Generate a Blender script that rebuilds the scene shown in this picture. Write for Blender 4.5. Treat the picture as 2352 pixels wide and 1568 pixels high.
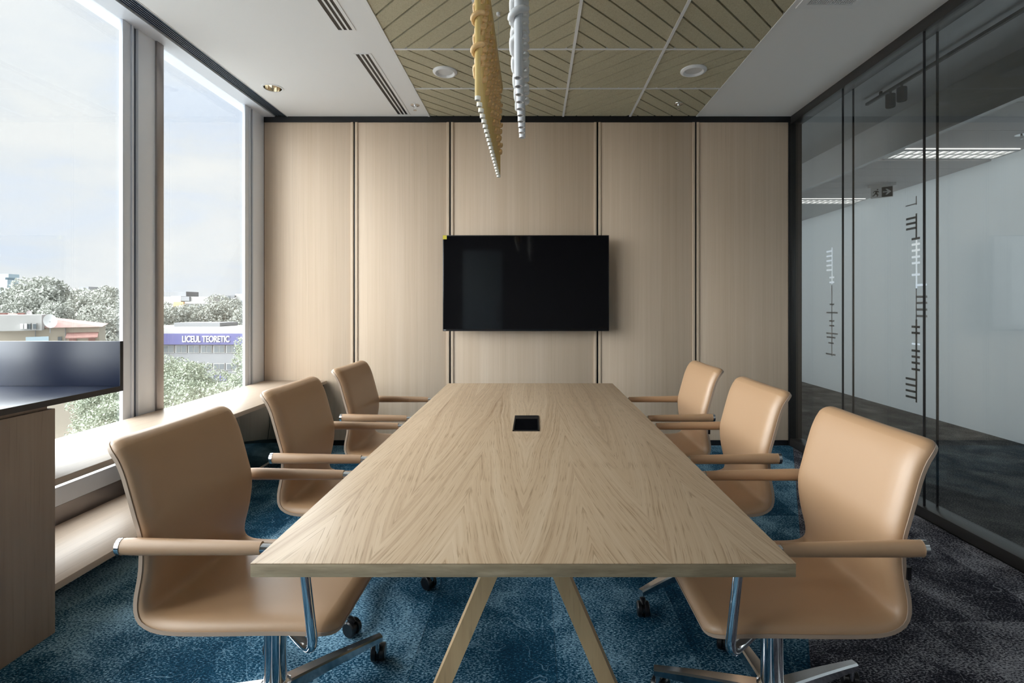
import bpy, bmesh, math, random
import numpy as np
from mathutils import Vector, Matrix

for o in list(bpy.data.objects):
    bpy.data.objects.remove(o)
SC = bpy.context.scene
COL = SC.collection
PI = math.pi
random.seed(7)

# ------------------------------------------------------------------ camera
F = 1150.0                      # focal length in pixels of the 2352 px wide frame
VX, VY, EYE = 1225.0, 702.0, 1.25
cam = bpy.data.cameras.new('camera')
cam.sensor_width = 36.0
cam.lens = F / 2352.0 * 36.0
cam.shift_x = (1176.0 - VX) / 2352.0
cam.shift_y = (VY - 784.0) / 2352.0
cam.clip_start = 0.05
cam.clip_end = 3000
camo = bpy.data.objects.new('camera', cam)
COL.objects.link(camo)
camo.location = (0, 0, EYE)
camo.rotation_euler = (PI / 2, 0, 0)
SC.camera = camo

# ------------------------------------------------------------------ view
SC.view_settings.view_transform = 'Standard'
SC.view_settings.look = 'None'
SC.view_settings.gamma = 1.0
SC.view_settings.use_curve_mapping = False
SC.view_settings.exposure = 1.45

# ------------------------------------------------------------------ sky
world = bpy.data.worlds.new('World')
SC.world = world
world.use_nodes = True
wn, wl = world.node_tree.nodes, world.node_tree.links
wn.clear()
w_out = wn.new('ShaderNodeOutputWorld')
w_bg = wn.new('ShaderNodeBackground')
w_tc = wn.new('ShaderNodeTexCoord')
w_map = wn.new('ShaderNodeMapping')
w_map.inputs['Scale'].default_value = (1.0, 1.0, 3.2)
w_map.inputs['Rotation'].default_value = (0.0, 0.25, 0.3)
w_n = wn.new('ShaderNodeTexNoise')
w_n.inputs['Scale'].default_value = 3.0
w_n.inputs['Detail'].default_value = 7
w_n.inputs['Roughness'].default_value = 0.58
w_n.inputs['Distortion'].default_value = 0.6
w_r = wn.new('ShaderNodeValToRGB')
w_r.color_ramp.elements[0].position = 0.34
w_r.color_ramp.elements[0].color = (0.60, 0.66, 0.765, 1)
w_r.color_ramp.elements[1].position = 0.62
w_r.color_ramp.elements[1].color = (0.715, 0.722, 0.73, 1)
e = w_r.color_ramp.elements.new(0.47)
e.color = (0.655, 0.68, 0.715, 1)
wl.new(w_tc.outputs['Generated'], w_map.inputs['Vector'])
wl.new(w_map.outputs['Vector'], w_n.inputs['Vector'])
wl.new(w_n.outputs['Fac'], w_r.inputs['Fac'])
wl.new(w_r.outputs['Color'], w_bg.inputs['Color'])
w_bg.inputs['Strength'].default_value = 0.51
wl.new(w_bg.outputs['Background'], w_out.inputs['Surface'])

# ------------------------------------------------------------------ sun behind thin cloud (very soft)
sun = bpy.data.lights.new('sun_offscreen', 'SUN')
sun.energy = 10.5
sun.angle = math.radians(140)
sun.color = (0.95, 0.98, 1.0)
suno = bpy.data.objects.new('sun_offscreen', sun)
COL.objects.link(suno)
suno.location = (-30, -10, 30)
suno.rotation_euler = Vector((1.0, 0.20, -0.42)).to_track_quat('-Z', 'Y').to_euler()

# ================================================================== helpers
class NT:
    """tiny node-graph helper"""
    def __init__(s, name):
        s.m = bpy.data.materials.new(name)
        s.m.use_nodes = True
        s.t = s.m.node_tree
        s.t.nodes.clear()
        s.out = s.n('ShaderNodeOutputMaterial')
    def n(s, typ, **kw):
        nd = s.t.nodes.new(typ)
        for k, v in kw.items():
            if k.startswith('_'):
                setattr(nd, k[1:], v)
            else:
                s.set(nd, k.replace('__', ' '), v)
        return nd
    def set(s, nd, key, v):
        i = nd.inputs[int(key[1:])] if key[0] == 'i' and key[1:].isdigit() else nd.inputs[key]
        if isinstance(v, bpy.types.NodeSocket):
            s.t.links.new(v, i)
        else:
            i.default_value = v
    def math(s, op, a, b=None, c=None, clamp=False):
        nd = s.n('ShaderNodeMath', _operation=op, _use_clamp=clamp)
        s.set(nd, 'i0', a)
        if b is not None: s.set(nd, 'i1', b)
        if c is not None: s.set(nd, 'i2', c)
        return nd.outputs[0]
    def mix(s, fac, a, b, blend='MIX'):
        nd = s.n('ShaderNodeMix', _data_type='RGBA', _blend_type=blend)
        s.set(nd, 'i0', fac); s.set(nd, 'i6', a); s.set(nd, 'i7', b)
        return nd.outputs[2]
    def ramp(s, fac, stops):
        nd = s.n('ShaderNodeValToRGB')
        el = nd.color_ramp.elements
        while len(el) < len(stops): el.new(0.5)
        for e_, (p, c) in zip(el, stops):
            e_.position = p
            e_.color = c if len(c) == 4 else (*c, 1)
        s.set(nd, 'Fac', fac)
        return nd.outputs[0]
    def pos(s, obj=False):
        if obj:
            return s.n('ShaderNodeTexCoord').outputs['Object']
        return s.n('ShaderNodeNewGeometry').outputs['Position']
    def mapped(s, vec, scale=(1, 1, 1), rot=(0, 0, 0), loc=(0, 0, 0)):
        nd = s.n('ShaderNodeMapping', Vector=vec, Scale=scale, Rotation=rot, Location=loc)
        return nd.outputs[0]
    def noise(s, vec, scale, detail=3, rough=0.5, dist=0.0):
        nd = s.n('ShaderNodeTexNoise', Vector=vec, Scale=scale, Detail=detail, Roughness=rough, Distortion=dist)
        return nd.outputs['Fac']
    def bsdf(s, color=(0.8, 0.8, 0.8, 1), rough=0.5, metal=0.0, spec=0.5, bump=None, bstr=0.2, bdist=0.01, **kw):
        p = s.n('ShaderNodeBsdfPrincipled')
        if isinstance(color, tuple) and len(color) == 3: color = (*color, 1)
        s.set(p, 'Base Color', color); s.set(p, 'Roughness', rough)
        s.set(p, 'Metallic', metal); s.set(p, 'Specular IOR Level', spec)
        for k, v in kw.items(): s.set(p, k.replace('__', ' '), v)
        if bump is not None:
            b = s.n('ShaderNodeBump', Height=bump, Strength=bstr, Distance=bdist)
            s.set(p, 'Normal', b.outputs[0])
        s.t.links.new(p.outputs[0], s.out.inputs[0])
        return s.m

def plain(name, color, rough=0.5, metal=0.0, spec=0.5, **kw):
    return NT(name).bsdf(color, rough, metal, spec, **kw)

def glass_mat(name, tint=(0.97, 0.985, 0.98, 1), f0=0.045):
    g = NT(name)
    geo = g.n('ShaderNodeNewGeometry')
    d = g.n('ShaderNodeVectorMath', _operation='DOT_PRODUCT')
    g.set(d, 'i0', geo.outputs['Incoming']); g.set(d, 'i1', geo.outputs['Normal'])
    c = g.math('ABSOLUTE', d.outputs['Value'])
    k = g.math('POWER', g.math('SUBTRACT', 1.0, c, clamp=True), 5.0)
    fac = g.math('MULTIPLY_ADD', k, 1 - f0, f0, clamp=True)
    tr = g.n('ShaderNodeBsdfTransparent', Color=tint)
    gl = g.n('ShaderNodeBsdfGlossy', Roughness=0.0)
    mx = g.n('ShaderNodeMixShader')
    g.set(mx, 'i0', fac); g.set(mx, 'i1', tr.outputs[0]); g.set(mx, 'i2', gl.outputs[0])
    g.t.links.new(mx.outputs[0], g.out.inputs[0])
    return g.m

def oak_mat(name, light, dark, scale=(60, 60, 1.6), rough=0.45, band=0.5, obj=False, rot=(0, 0, 0), fine=0.5, spec=0.4):
    g = NT(name)
    p = g.mapped(g.pos(obj), rot=rot)
    n1 = g.noise(g.mapped(p, scale), 1.0, 4, 0.6)
    n2 = g.noise(g.mapped(p, tuple(v * 0.13 for v in scale)), 1.0, 3, 0.55, 0.4)
    n3 = g.noise(g.mapped(p, tuple(v * 3.2 for v in scale)), 1.0, 2, 0.5)
    f = g.math('ADD', g.math('MULTIPLY', n1, 1 - band), g.math('MULTIPLY', n2, band))
    c = g.ramp(f, [(0.30, dark), (0.55, tuple((a + b) / 2 for a, b in zip(light, dark))), (0.72, light)])
    pore = g.ramp(n3, [(0.28, (0.72, 0.72, 0.72)), (0.42, (1, 1, 1))])
    c = g.mix(fine, c, g.mix(1.0, c, pore, 'MULTIPLY'))
    return g.bsdf(c, rough, 0, spec, bump=n1, bstr=0.06, bdist=0.002)

def veneer_mat(name):
    """book-matched oak veneer running the length of the table"""
    g = NT(name)
    p = g.pos()
    s = g.n('ShaderNodeSeparateXYZ', Vector=p)
    x, y = s.outputs[0], s.outputs[1]
    u = g.math('PINGPONG', g.math('ADD', x, 0.026 + 0.302 * 4), 0.151)
    wob = g.noise(g.mapped(p, (1.2, 0.9, 1)), 1.0, 2)
    yy = g.math('SUBTRACT', y, 0.99)
    slant = g.math('MULTIPLY', g.math('SUBTRACT', 1.0, g.math('POWER', 2.718, g.math('MULTIPLY', yy, -1.5))), 0.17)
    q = g.math('ADD', g.math('SUBTRACT', u, slant), g.math('MULTIPLY', wob, 0.10))
    cv = g.n('ShaderNodeCombineXYZ'); g.set(cv, 'i0', g.math('MULTIPLY', q, 1.0)); g.set(cv, 'i1', g.math('MULTIPLY', y, 0.007))
    g.set(cv, 'i2', g.math('MULTIPLY', g.math('ROUND', g.math('MULTIPLY', x, 3.3)), 0.7))
    v = cv.outputs[0]
    n1 = g.noise(v, 95, 5, 0.62)
    n2 = g.noise(v, 24, 3, 0.5)
    n3 = g.noise(g.mapped(v, (1, 4, 1)), 300, 2, 0.5)
    f = g.math('ADD', g.math('MULTIPLY', n1, 0.6), g.math('MULTIPLY', n2, 0.4))
    c = g.ramp(f, [(0.32, (0.35, 0.235, 0.145)), (0.47, (0.50, 0.365, 0.24)), (0.68, (0.60, 0.465, 0.33))])
    pore = g.ramp(n3, [(0.33, (0.60, 0.55, 0.48)), (0.42, (1, 1, 1))])
    c = g.mix(0.75, c, g.mix(1.0, c, pore, 'MULTIPLY'))
    return g.bsdf(c, 0.42, 0, 0.4, bump=n1, bstr=0.05, bdist=0.002)

def carpet_mat(name, deep, mid, fleck, seed=0.0, blue=True):
    g = NT(name)
    p = g.pos()
    rnd = g.n('ShaderNodeObjectInfo').outputs['Random']
    turn = g.math('GREATER_THAN', g.math('FRACT', g.math('MULTIPLY', rnd, 7.13)), 0.4)
    nx = g.noise(g.mapped(p, (100, 210, 1), loc=(seed, 3, 0)), 1.0, 3, 0.62)
    ny = g.noise(g.mapped(p, (210, 100, 1), loc=(3, seed, 0)), 1.0, 3, 0.62)
    nd = g.noise(g.mapped(p, (100, 210, 1), rot=(0, 0, 0.7)), 1.0, 3, 0.62)
    mixf = g.n('ShaderNodeMix', _data_type='FLOAT')
    g.set(mixf, 'i0', turn); g.set(mixf, 'i2', nx); g.set(mixf, 'i3', nd if blue else nx)
    a = mixf.outputs[0]
    big = g.noise(p, 3.2, 4, 0.6, 0.5)
    fibre = g.noise(p, 420, 2, 0.5)
    f = g.math('ADD', a, g.math('MULTIPLY', g.math('SUBTRACT', big, 0.5), 0.55))
    f = g.math('ADD', f, g.math('MULTIPLY', g.math('SUBTRACT', rnd, 0.5), 0.13))
    f = g.math('ADD', f, g.math('MULTIPLY', g.math('SUBTRACT', fibre, 0.5), 0.12))
    f = g.math('ADD', f, g.math('MULTIPLY', g.math('SUBTRACT', ny, 0.5), 0.25))
    c = g.ramp(f, [(0.34, deep), (0.51, mid), (0.63, fleck), (0.80, tuple(min(1, v * 1.5) for v in fleck))])
    # long worn scratch lines
    wv = g.noise(g.mapped(p, (2.2, 2.2, 1), rot=(0, 0, 0.5)), 1.0, 3, 0.5, 1.5)
    ln = g.math('LESS_THAN', g.math('ABSOLUTE', g.math('SUBTRACT', g.math('FRACT', g.math('MULTIPLY', wv, 7)), 0.5)), 0.014)
    c = g.mix(g.math('MULTIPLY', ln, 0.45), c, (*fleck, 1))
    return g.bsdf(c, 0.95, 0, 0.1, bump=g.math('ADD', fibre, a), bstr=0.5, bdist=0.004)

# ------------------------------------------------------------------ mesh builder
class MB:
    def __init__(s):
        s.v, s.f, s.mi = [], [], []
    def add(s, vs, fs, m=0):
        b = len(s.v)
        s.v += [tuple(v) for v in vs]
        s.f += [tuple(i + b for i in f) for f in fs]
        s.mi += [m] * len(fs)
        return s
    def box(s, x0, x1, y0, y1, z0, z1, m=0):
        return s.add([(x0, y0, z0), (x1, y0, z0), (x1, y1, z0), (x0, y1, z0), (x0, y0, z1), (x1, y0, z1), (x1, y1, z1), (x0, y1, z1)],
                     [(0, 3, 2, 1), (4, 5, 6, 7), (0, 1, 5, 4), (1, 2, 6, 5), (2, 3, 7, 6), (3, 0, 4, 7)], m)
    def cbox(s, x0, x1, y0, y1, z0, z1, c=0.003, m=0):
        """box with chamfered edges"""
        bm = bmesh.new()
        bmesh.ops.create_cube(bm, size=1.0)
        for v in bm.verts:
            v.co = Vector(((x0 + x1) / 2 + v.co.x * (x1 - x0), (y0 + y1) / 2 + v.co.y * (y1 - y0), (z0 + z1) / 2 + v.co.z * (z1 - z0)))
        bmesh.ops.bevel(bm, geom=list(bm.edges), offset=c, segments=2, profile=0.5, affect='EDGES')
        bm.verts.index_update()
        vs = [v.co[:] for v in bm.verts]
        fs = [[v.index for v in f.verts] for f in bm.faces]
        bm.free()
        return s.add(vs, fs, m)
    def prism(s, poly, z0, z1, m=0, axis='z'):
        n = len(poly)
        def P(a, b, c):
            return {'z': (a, b, c), 'y': (a, c, b), 'x': (c, a, b)}[axis]
        vs = [P(a, b, z0) for a, b in poly] + [P(a, b, z1) for a, b in poly]
        fs = [tuple(range(n))[::-1], tuple(range(n, 2 * n))] + [(i, (i + 1) % n, n + (i + 1) % n, n + i) for i in range(n)]
        return s.add(vs, fs, m)
    def tube(s, pts, r, n=12, caps=True, m=0, ry=None, up=None):
        pts = [Vector(p) for p in pts]
        k = len(pts)
        rs = r if isinstance(r, (list, tuple)) else [r] * k
        rys = rs if ry is None else (ry if isinstance(ry, (list, tuple)) else [ry] * k)
        tg = []
        for i in range(k):
            a, b = pts[max(i - 1, 0)], pts[min(i + 1, k - 1)]
            tg.append((b - a).normalized())
        if up is None:
            up = Vector((0, 0, 1)) if abs(tg[0].z) < 0.9 else Vector((1, 0, 0))
        nrm = (Vector(up) - tg[0] * Vector(up).dot(tg[0])).normalized()
        vs, fs = [], []
        for i in range(k):
            nrm = (nrm - tg[i] * nrm.dot(tg[i])).normalized()
            bi = tg[i].cross(nrm)
            for j in range(n):
                a = 2 * PI * j / n
                vs.append(pts[i] + nrm * (math.cos(a) * rys[i]) + bi * (math.sin(a) * rs[i]))
        for i in range(k - 1):
            for j in range(n):
                j2 = (j + 1) % n
                fs.append((i * n + j, i * n + j2, (i + 1) * n + j2, (i + 1) * n + j))
        if caps:
            fs.append(tuple(range(n))[::-1]); fs.append(tuple((k - 1) * n + j for j in range(n)))
        return s.add(vs, fs, m)
    def lathe(s, prof, c=(0, 0, 0), n=24, axis='z', m=0, cap=True):
        vs, fs = [], []
        for r, h in prof:
            for j in range(n):
                a = 2 * PI * j / n
                p, q = r * math.cos(a), r * math.sin(a)
                d = {'z': (p, q, h), 'y': (p, h, q), 'x': (h, p, q)}[axis]
                vs.append((c[0] + d[0], c[1] + d[1], c[2] + d[2]))
        k = len(prof)
        for i in range(k - 1):
            for j in range(n):
                j2 = (j + 1) % n
                fs.append((i * n + j, i * n + j2, (i + 1) * n + j2, (i + 1) * n + j))
        if cap:
            if prof[0][0] > 1e-4: fs.append(tuple(range(n))[::-1])
            if prof[-1][0] > 1e-4: fs.append(tuple((k - 1) * n + j for j in range(n)))
        return s.add(vs, fs, m)
    def grid(s, rows, m=0, closed=False):
        k, n = len(rows), len(rows[0])
        fs = []
        for i in range(k - 1):
            for j in range(n if closed else n - 1):
                j2 = (j + 1) % n
                fs.append((i * n + j, i * n + j2, (i + 1) * n + j2, (i + 1) * n + j))
        return s.add([p for r in rows for p in r], fs, m)
    def mesh(s, name, mats, off=(0, 0, 0), smooth=35, fix=True):
        me = bpy.data.meshes.new(name)
        ox, oy, oz = off
        me.from_pydata([(x - ox, y - oy, z - oz) for x, y, z in s.v], [], s.f)
        for mt in (mats if isinstance(mats, (list, tuple)) else [mats]):
            me.materials.append(mt)
        if any(s.mi):
            me.polygons.foreach_set('material_index', s.mi)
        if fix:
            bm = bmesh.new(); bm.from_mesh(me)
            bmesh.ops.recalc_face_normals(bm, faces=list(bm.faces))
            bm.to_mesh(me); bm.free()
        if smooth:
            me.shade_smooth()
            me.set_sharp_from_angle(angle=math.radians(smooth))
        me.update()
        return me
    def base(s):
        xs, ys, zs = zip(*s.v)
        return ((min(xs) + max(xs)) / 2, (min(ys) + max(ys)) / 2, min(zs))
    def build(s, name, mats, parent=None, smooth=35, local=False, fix=True):
        """parent None: object origin at the mesh base; else vertices are world coords unless local"""
        if parent is None:
            off = s.base()
            o = bpy.data.objects.new(name, s.mesh(name, mats, off, smooth, fix)); o.location = off
        else:
            off = (0, 0, 0)
            if not local:
                q = parent
                acc = Vector((0, 0, 0))
                while q is not None:
                    acc += q.location; q = q.parent
                off = tuple(acc)
            o = bpy.data.objects.new(name, s.mesh(name, mats, off, smooth, fix)); o.parent = parent
        COL.objects.link(o)
        return o

def tag(o, label=None, cat=None, group=None, kind=None):
    if label: o['label'] = label
    if cat: o['category'] = cat
    if group: o['group'] = group
    if kind: o['kind'] = kind
    return o
def thing(name, loc, label, cat, group=None):
    o = bpy.data.objects.new(name, None); COL.objects.link(o)
    o.location = loc; o.empty_display_size = 0.1
    return tag(o, label, cat, group)
def struct(name, loc=(0, 0, 0), label=None):
    o = bpy.data.objects.new(name, None); COL.objects.link(o)
    o.location = loc; o.empty_display_size = 0.1
    return tag(o, label, kind='structure')
def copy_tree(o, parent=None):
    c = o.copy(); COL.objects.link(c); c.parent = parent
    for ch in list(o.children): copy_tree(ch, c)
    return c
def clip(poly, a, b, c):
    """keep a*x+b*y<=c"""
    out = []
    for i in range(len(poly)):
        p, q = poly[i], poly[(i + 1) % len(poly)]
        dp, dq = a * p[0] + b * p[1] - c, a * q[0] + b * q[1] - c
        if dp <= 0: out.append(p)
        if dp * dq < 0:
            t = dp / (dp - dq)
            out.append((p[0] + (q[0] - p[0]) * t, p[1] + (q[1] - p[1]) * t))
    return out
def area(poly):
    return abs(sum(poly[i][0] * poly[(i + 1) % len(poly)][1] - poly[(i + 1) % len(poly)][0] * poly[i][1] for i in range(len(poly)))) / 2
def fillet(pts, r, k=6):
    pts = [Vector(p) for p in pts]
    out = [pts[0]]
    for i in range(1, len(pts) - 1):
        p, a, b = pts[i], pts[i - 1], pts[i + 1]
        d1, d2 = (a - p), (b - p)
        rr = min(r, d1.length * 0.48, d2.length * 0.48)
        s, e_ = p + d1.normalized() * rr, p + d2.normalized() * rr
        for j in range(k + 1):
            t = j / k
            out.append(s * (1 - t) ** 2 + p * 2 * t * (1 - t) + e_ * t * t)
    out.append(pts[-1])
    return out
def catmull(pts, k):
    pts = [np.array(p, float) for p in pts]
    P = [2 * pts[0] - pts[1]] + pts + [2 * pts[-1] - pts[-2]]
    out = []
    for i in range(1, len(P) - 2):
        for j in range(k):
            t = j / k
            p0, p1, p2, p3 = P[i - 1], P[i], P[i + 1], P[i + 2]
            out.append(0.5 * (2 * p1 + (p2 - p0) * t + (2 * p0 - 5 * p1 + 4 * p2 - p3) * t * t + (3 * p1 - p0 - 3 * p2 + p3) * t ** 3))
    out.append(pts[-1])
    return out
def at(px, py, Y):
    """photo pixel -> point on the vertical plane at depth Y"""
    return Vector(((px - VX) / F * Y, Y, EYE - (py - VY) / F * Y))

# ================================================================== materials
M = {}
M['wall_oak'] = oak_mat('wall_oak', (0.66, 0.53, 0.41), (0.54, 0.41, 0.295), (42, 42, 0.55), 0.55, 0.5, fine=0.25, spec=0.3)
M['veneer'] = veneer_mat('table_veneer')
M['edge_oak'] = oak_mat('edge_oak', (0.52, 0.42, 0.28), (0.20, 0.15, 0.09), (7, 30, 60), 0.45, 0.35)
M['leg_oak'] = oak_mat('leg_oak', (0.60, 0.44, 0.25), (0.44, 0.30, 0.16), (40, 40, 3), 0.45, 0.5, obj=True)
M['sill_oak'] = oak_mat('sill_oak', (0.50, 0.40, 0.315), (0.42, 0.33, 0.255), (34, 1.0, 34), 0.4, 0.5, fine=0.5)
M['walnut'] = oak_mat('walnut', (0.38, 0.30, 0.235), (0.22, 0.16, 0.12), (26, 26, 1.1), 0.5, 0.6, fine=0.5)
M['black'] = plain('black_metal', (0.010, 0.010, 0.012), 0.35, 0, 0.4)
M['dark_frame'] = plain('dark_frame', (0.028, 0.026, 0.025), 0.32, 0, 0.5)
M['white'] = plain('white_paint', (0.83, 0.83, 0.825), 0.7, 0, 0.25)
M['white_gloss'] = plain('white_enamel', (0.80, 0.80, 0.80), 0.35)
M['rear_white'] = plain('rear_white', (0.74, 0.73, 0.71), 0.8, 0, 0.2)
M['rear_dark'] = plain('rear_wall_paint', (0.16, 0.15, 0.14), 0.8, 0, 0.2)
M['door_grey'] = plain('door_grey', (0.46, 0.52, 0.56), 0.4)
M['alu'] = plain('window_aluminium', (0.74, 0.78, 0.85), 0.4, 0.05)
M['alu_panel'] = plain('window_panel', (0.84, 0.87, 0.93), 0.35, 0.0)
M['gasket'] = plain('gasket', (0.09, 0.11, 0.15), 0.5)
M['grey_brown'] = plain('grey_brown_metal', (0.34, 0.31, 0.30), 0.3, 0.5)  # upstand and plinth metal; on the posts it paints in reflected brown
M['chrome'] = plain('chrome', (0.86, 0.87, 0.89), 0.06, 1.0)
M['polished'] = plain('polished_aluminium', (0.80, 0.80, 0.82), 0.14, 1.0)
M['plastic'] = plain('black_plastic', (0.008, 0.008, 0.010), 0.28)
g = NT('tan_leather'); nz = g.noise(g.pos(True), 420, 3); 
M['leather'] = g.bsdf((0.49, 0.295, 0.16), 0.48, 0, 0.9, bump=nz, bstr=0.04, bdist=0.002, Coat__Weight=0.5, Coat__Roughness=0.45)
M['ply'] = plain('shell_edge', (0.44, 0.33, 0.25), 0.45)
M['navy'] = plain('navy_lacquer', (0.014, 0.022, 0.052), 0.34, 0, 0.5)
M['smoked'] = plain('smoked_panel', (0.006, 0.016, 0.018), 0.04, 0, 0.8)
M['screen'] = plain('tv_screen', (0.003, 0.003, 0.004), 0.06, 0, 0.4)
M['yellow'] = plain('yellow_sticker', (0.62, 0.52, 0.05), 0.6)
M['pane'] = glass_mat('window_glass')
M['pane_in'] = glass_mat('partition_glass', (0.965, 0.98, 0.98, 1), 0.05)
M['blue_carpet'] = carpet_mat('blue_carpet', (0.003, 0.024, 0.052), (0.006, 0.068, 0.130), (0.22, 0.38, 0.50), 0.0)
M['grey_carpet'] = carpet_mat('grey_carpet', (0.008, 0.009, 0.015), (0.036, 0.037, 0.052), (0.34, 0.345, 0.39), 5.0, False)
M['corr_carpet'] = carpet_mat('corridor_carpet', (0.05, 0.05, 0.055), (0.16, 0.155, 0.15), (0.34, 0.33, 0.31), 9.0, False)
g = NT('wood_wool'); p = g.pos()
n1 = g.noise(p, 260, 4, 0.7, 2.0); n2 = g.noise(p, 90, 3, 0.6, 2.5)
M['felt'] = g.bsdf(g.ramp(g.math('ADD', g.math('MULTIPLY', n1, 0.6), g.math('MULTIPLY', n2, 0.4)),
                          [(0.33, (0.38, 0.32, 0.19)), (0.5, (0.67, 0.61, 0.43)), (0.66, (0.78, 0.73, 0.57))]), 0.9, 0, 0.15, bump=n1, bstr=0.8, bdist=0.006)
M['reflector'] = plain('lamp_reflector', (0.85, 0.80, 0.70), 0.12, 1.0)
M['diffuser'] = plain('lamp_diffuser', (0.70, 0.70, 0.70), 0.5)
M['gold_tube'] = plain('amber_tube', (0.66, 0.47, 0.17), 0.32, 0.0, 0.6, Transmission__Weight=0.0, Subsurface__Weight=0.0)
M['cream_tip'] = plain('cream_tip', (0.82, 0.80, 0.72), 0.35)
M['peach_cord'] = plain('amber_cord', (0.72, 0.46, 0.20), 0.30, 0, 0.6)
M['white_tube'] = plain('white_tube', (0.78, 0.79, 0.82), 0.25)
M['white_cord'] = plain('white_cord', (0.74, 0.745, 0.75), 0.3)
M['steel_wire'] = plain('steel_wire', (0.6, 0.6, 0.6), 0.3, 1.0)
g = NT('frosted_film')
_d = g.n('ShaderNodeBsdfDiffuse', Color=(0.78, 0.81, 0.82, 1)); _t = g.n('ShaderNodeBsdfTranslucent', Color=(0.84, 0.88, 0.89, 1)); _m = g.n('ShaderNodeMixShader')
g.set(_m, 'i0', 0.62); g.set(_m, 'i1', _d.outputs[0]); g.set(_m, 'i2', _t.outputs[0]); g.t.links.new(_m.outputs[0], g.out.inputs[0])
M['frost'] = g.m
M['corr_ceiling'] = plain('corridor_ceiling', (0.80, 0.80, 0.80), 0.8, 0, 0.2)
M['corr_tile'] = plain('corridor_tile', (0.78, 0.76, 0.76), 0.8, 0, 0.2)
M['stripe_dark'] = plain('clear_stripe', (0.16, 0.165, 0.17), 0.25)
M['stripe_white'] = plain('bright_stripe', (0.90, 0.92, 0.93), 0.4)
M['stripe_pale'] = plain('pale_stripe', (0.56, 0.54, 0.54), 0.4)
M['exit_dark'] = plain('exit_dark', (0.06, 0.065, 0.065), 0.5)
g = NT('troffer_glow'); em = g.n('ShaderNodeEmission', Color=(1, 0.97, 0.93, 1), Strength=0.75)
g.t.links.new(em.outputs[0], g.out.inputs[0]); M['troffer'] = g.m
# outside
g = NT('leaf'); n = g.noise(g.pos(), 0.9, 3)
M['leaf'] = g.bsdf(g.ramp(n, [(0.3, (0.27, 0.28, 0.25)), (0.7, (0.42, 0.43, 0.39))]), 0.7, 0, 0.3)
g = NT('leaf_near'); n = g.noise(g.pos(), 1.4, 3)
M['leaf_near'] = g.bsdf(g.ramp(n, [(0.3, (0.25, 0.28, 0.21)), (0.7, (0.39, 0.43, 0.34))]), 0.6, 0, 0.4)
M['bark'] = plain('bark', (0.13, 0.11, 0.09), 0.9)
M['ground'] = plain('ground_asphalt', (0.36, 0.36, 0.355), 0.9)
M['render_cream'] = plain('house_cream', (0.34, 0.30, 0.245), 0.85)
M['render_white'] = plain('house_white', (0.34, 0.335, 0.325), 0.85)
g = NT('roof_red'); n = g.noise(g.pos(), 2.0, 4)
M['roof_red'] = g.bsdf(g.ramp(n, [(0.3, (0.20, 0.095, 0.08)), (0.7, (0.27, 0.15, 0.13))]), 0.8)
M['win_dark'] = plain('far_window', (0.10, 0.115, 0.125), 0.2)
M['far_grey'] = plain('far_grey', (0.20, 0.205, 0.215), 0.8)
M['far_glass'] = plain('far_blue_glass', (0.30, 0.38, 0.43), 0.3)
M['far_orange'] = plain('far_orange', (0.50, 0.30, 0.15), 0.8)
M['sign_purple'] = plain('sign_purple', (0.075, 0.075, 0.20), 0.6)
M['sign_white'] = plain('sign_white', (0.75, 0.75, 0.75), 0.6)

# ================================================================== the room
H = 2.945
YB = 4.49            # face of the panelled wall
XL, XR = -2.42, 2.31 # window plane, glass partition plane
Y0 = -1.3            # wall behind the camera
ZC = 0.008           # carpet thickness under z=0 is kept in the tiles

# ---- floor with carpet tiles
floor = struct('floor', (0, 1.6, -0.05), 'blue and dark grey carpet tile floor')
MB().box(XL - 0.15, XR + 0.10, Y0, YB + 0.1, -0.06, -ZC).build('floor_slab', M['black'], floor)
ca, cb = 1.0, -0.496
cc = 0.967 - 0.496 * 1.747     # boundary x - .496 y = cc, blue on the left
T = 0.5
nx0 = -2.42
random.seed(3)
ix = 0
x = nx0
while x < XR - 0.01:
    y = YB - 0.005
    while y > Y0:
        x1, y0 = min(x + T, XR - 0.02), max(y - T, Y0)
        gp = 0.0006
        sq = [(x + gp, y0 + gp), (x1 - gp, y0 + gp), (x1 - gp, y - gp), (x + gp, y - gp)]
        for side in (0, 1):
            pl = clip(sq, ca, cb, cc - 0.0006) if side == 0 else clip(sq, -ca, -cb, -cc - 0.0006)
            if len(pl) > 2 and area(pl) > 1e-4:
                MB().prism(pl, -ZC, 0.0 - random.random() * 0.0004).build('carpet_tile', M['blue_carpet' if side == 0 else 'grey_carpet'], floor, smooth=0)
        y -= T
    x += T

# ---- ceiling
ceil = struct('ceiling', (0, 1.6, H), 'white ceiling with a field of diagonal wood wool tiles')
FX0, FX1 = -0.933, 1.467
def slab_with_hole(mb, x0, x1, y0, y1, z0, z1, cx, cy, r, n=32):
    hs = r * 1.6
    mb.box(x0, cx - hs, y0, y1, z0, z1); mb.box(cx + hs, x1, y0, y1, z0, z1)
    mb.box(cx - hs, cx + hs, y0, cy - hs, z0, z1); mb.box(cx - hs, cx + hs, cy + hs, y1, z0, z1)
    for zz in (z0, z1):
        inn, out = [], []
        for j in range(n):
            a = 2 * PI * j / n
            c_, s_ = math.cos(a), math.sin(a)
            k = hs / max(abs(c_), abs(s_))
            inn.append((cx + r * c_, cy + r * s_, zz)); out.append((cx + k * c_, cy + k * s_, zz))
        mb.grid([inn, out], closed=True)
mb = MB()
slab_with_hole(mb, -2.203, FX0, Y0, YB, H, H + 0.03, -2.03, 3.90, 0.066)
mb.build('plaster_strip', M['white'], ceil, smooth=0)
MB().box(FX1, XR + 0.1, Y0, YB, H, H + 0.03).build('plaster_strip', M['white'], ceil, smooth=0)
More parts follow.
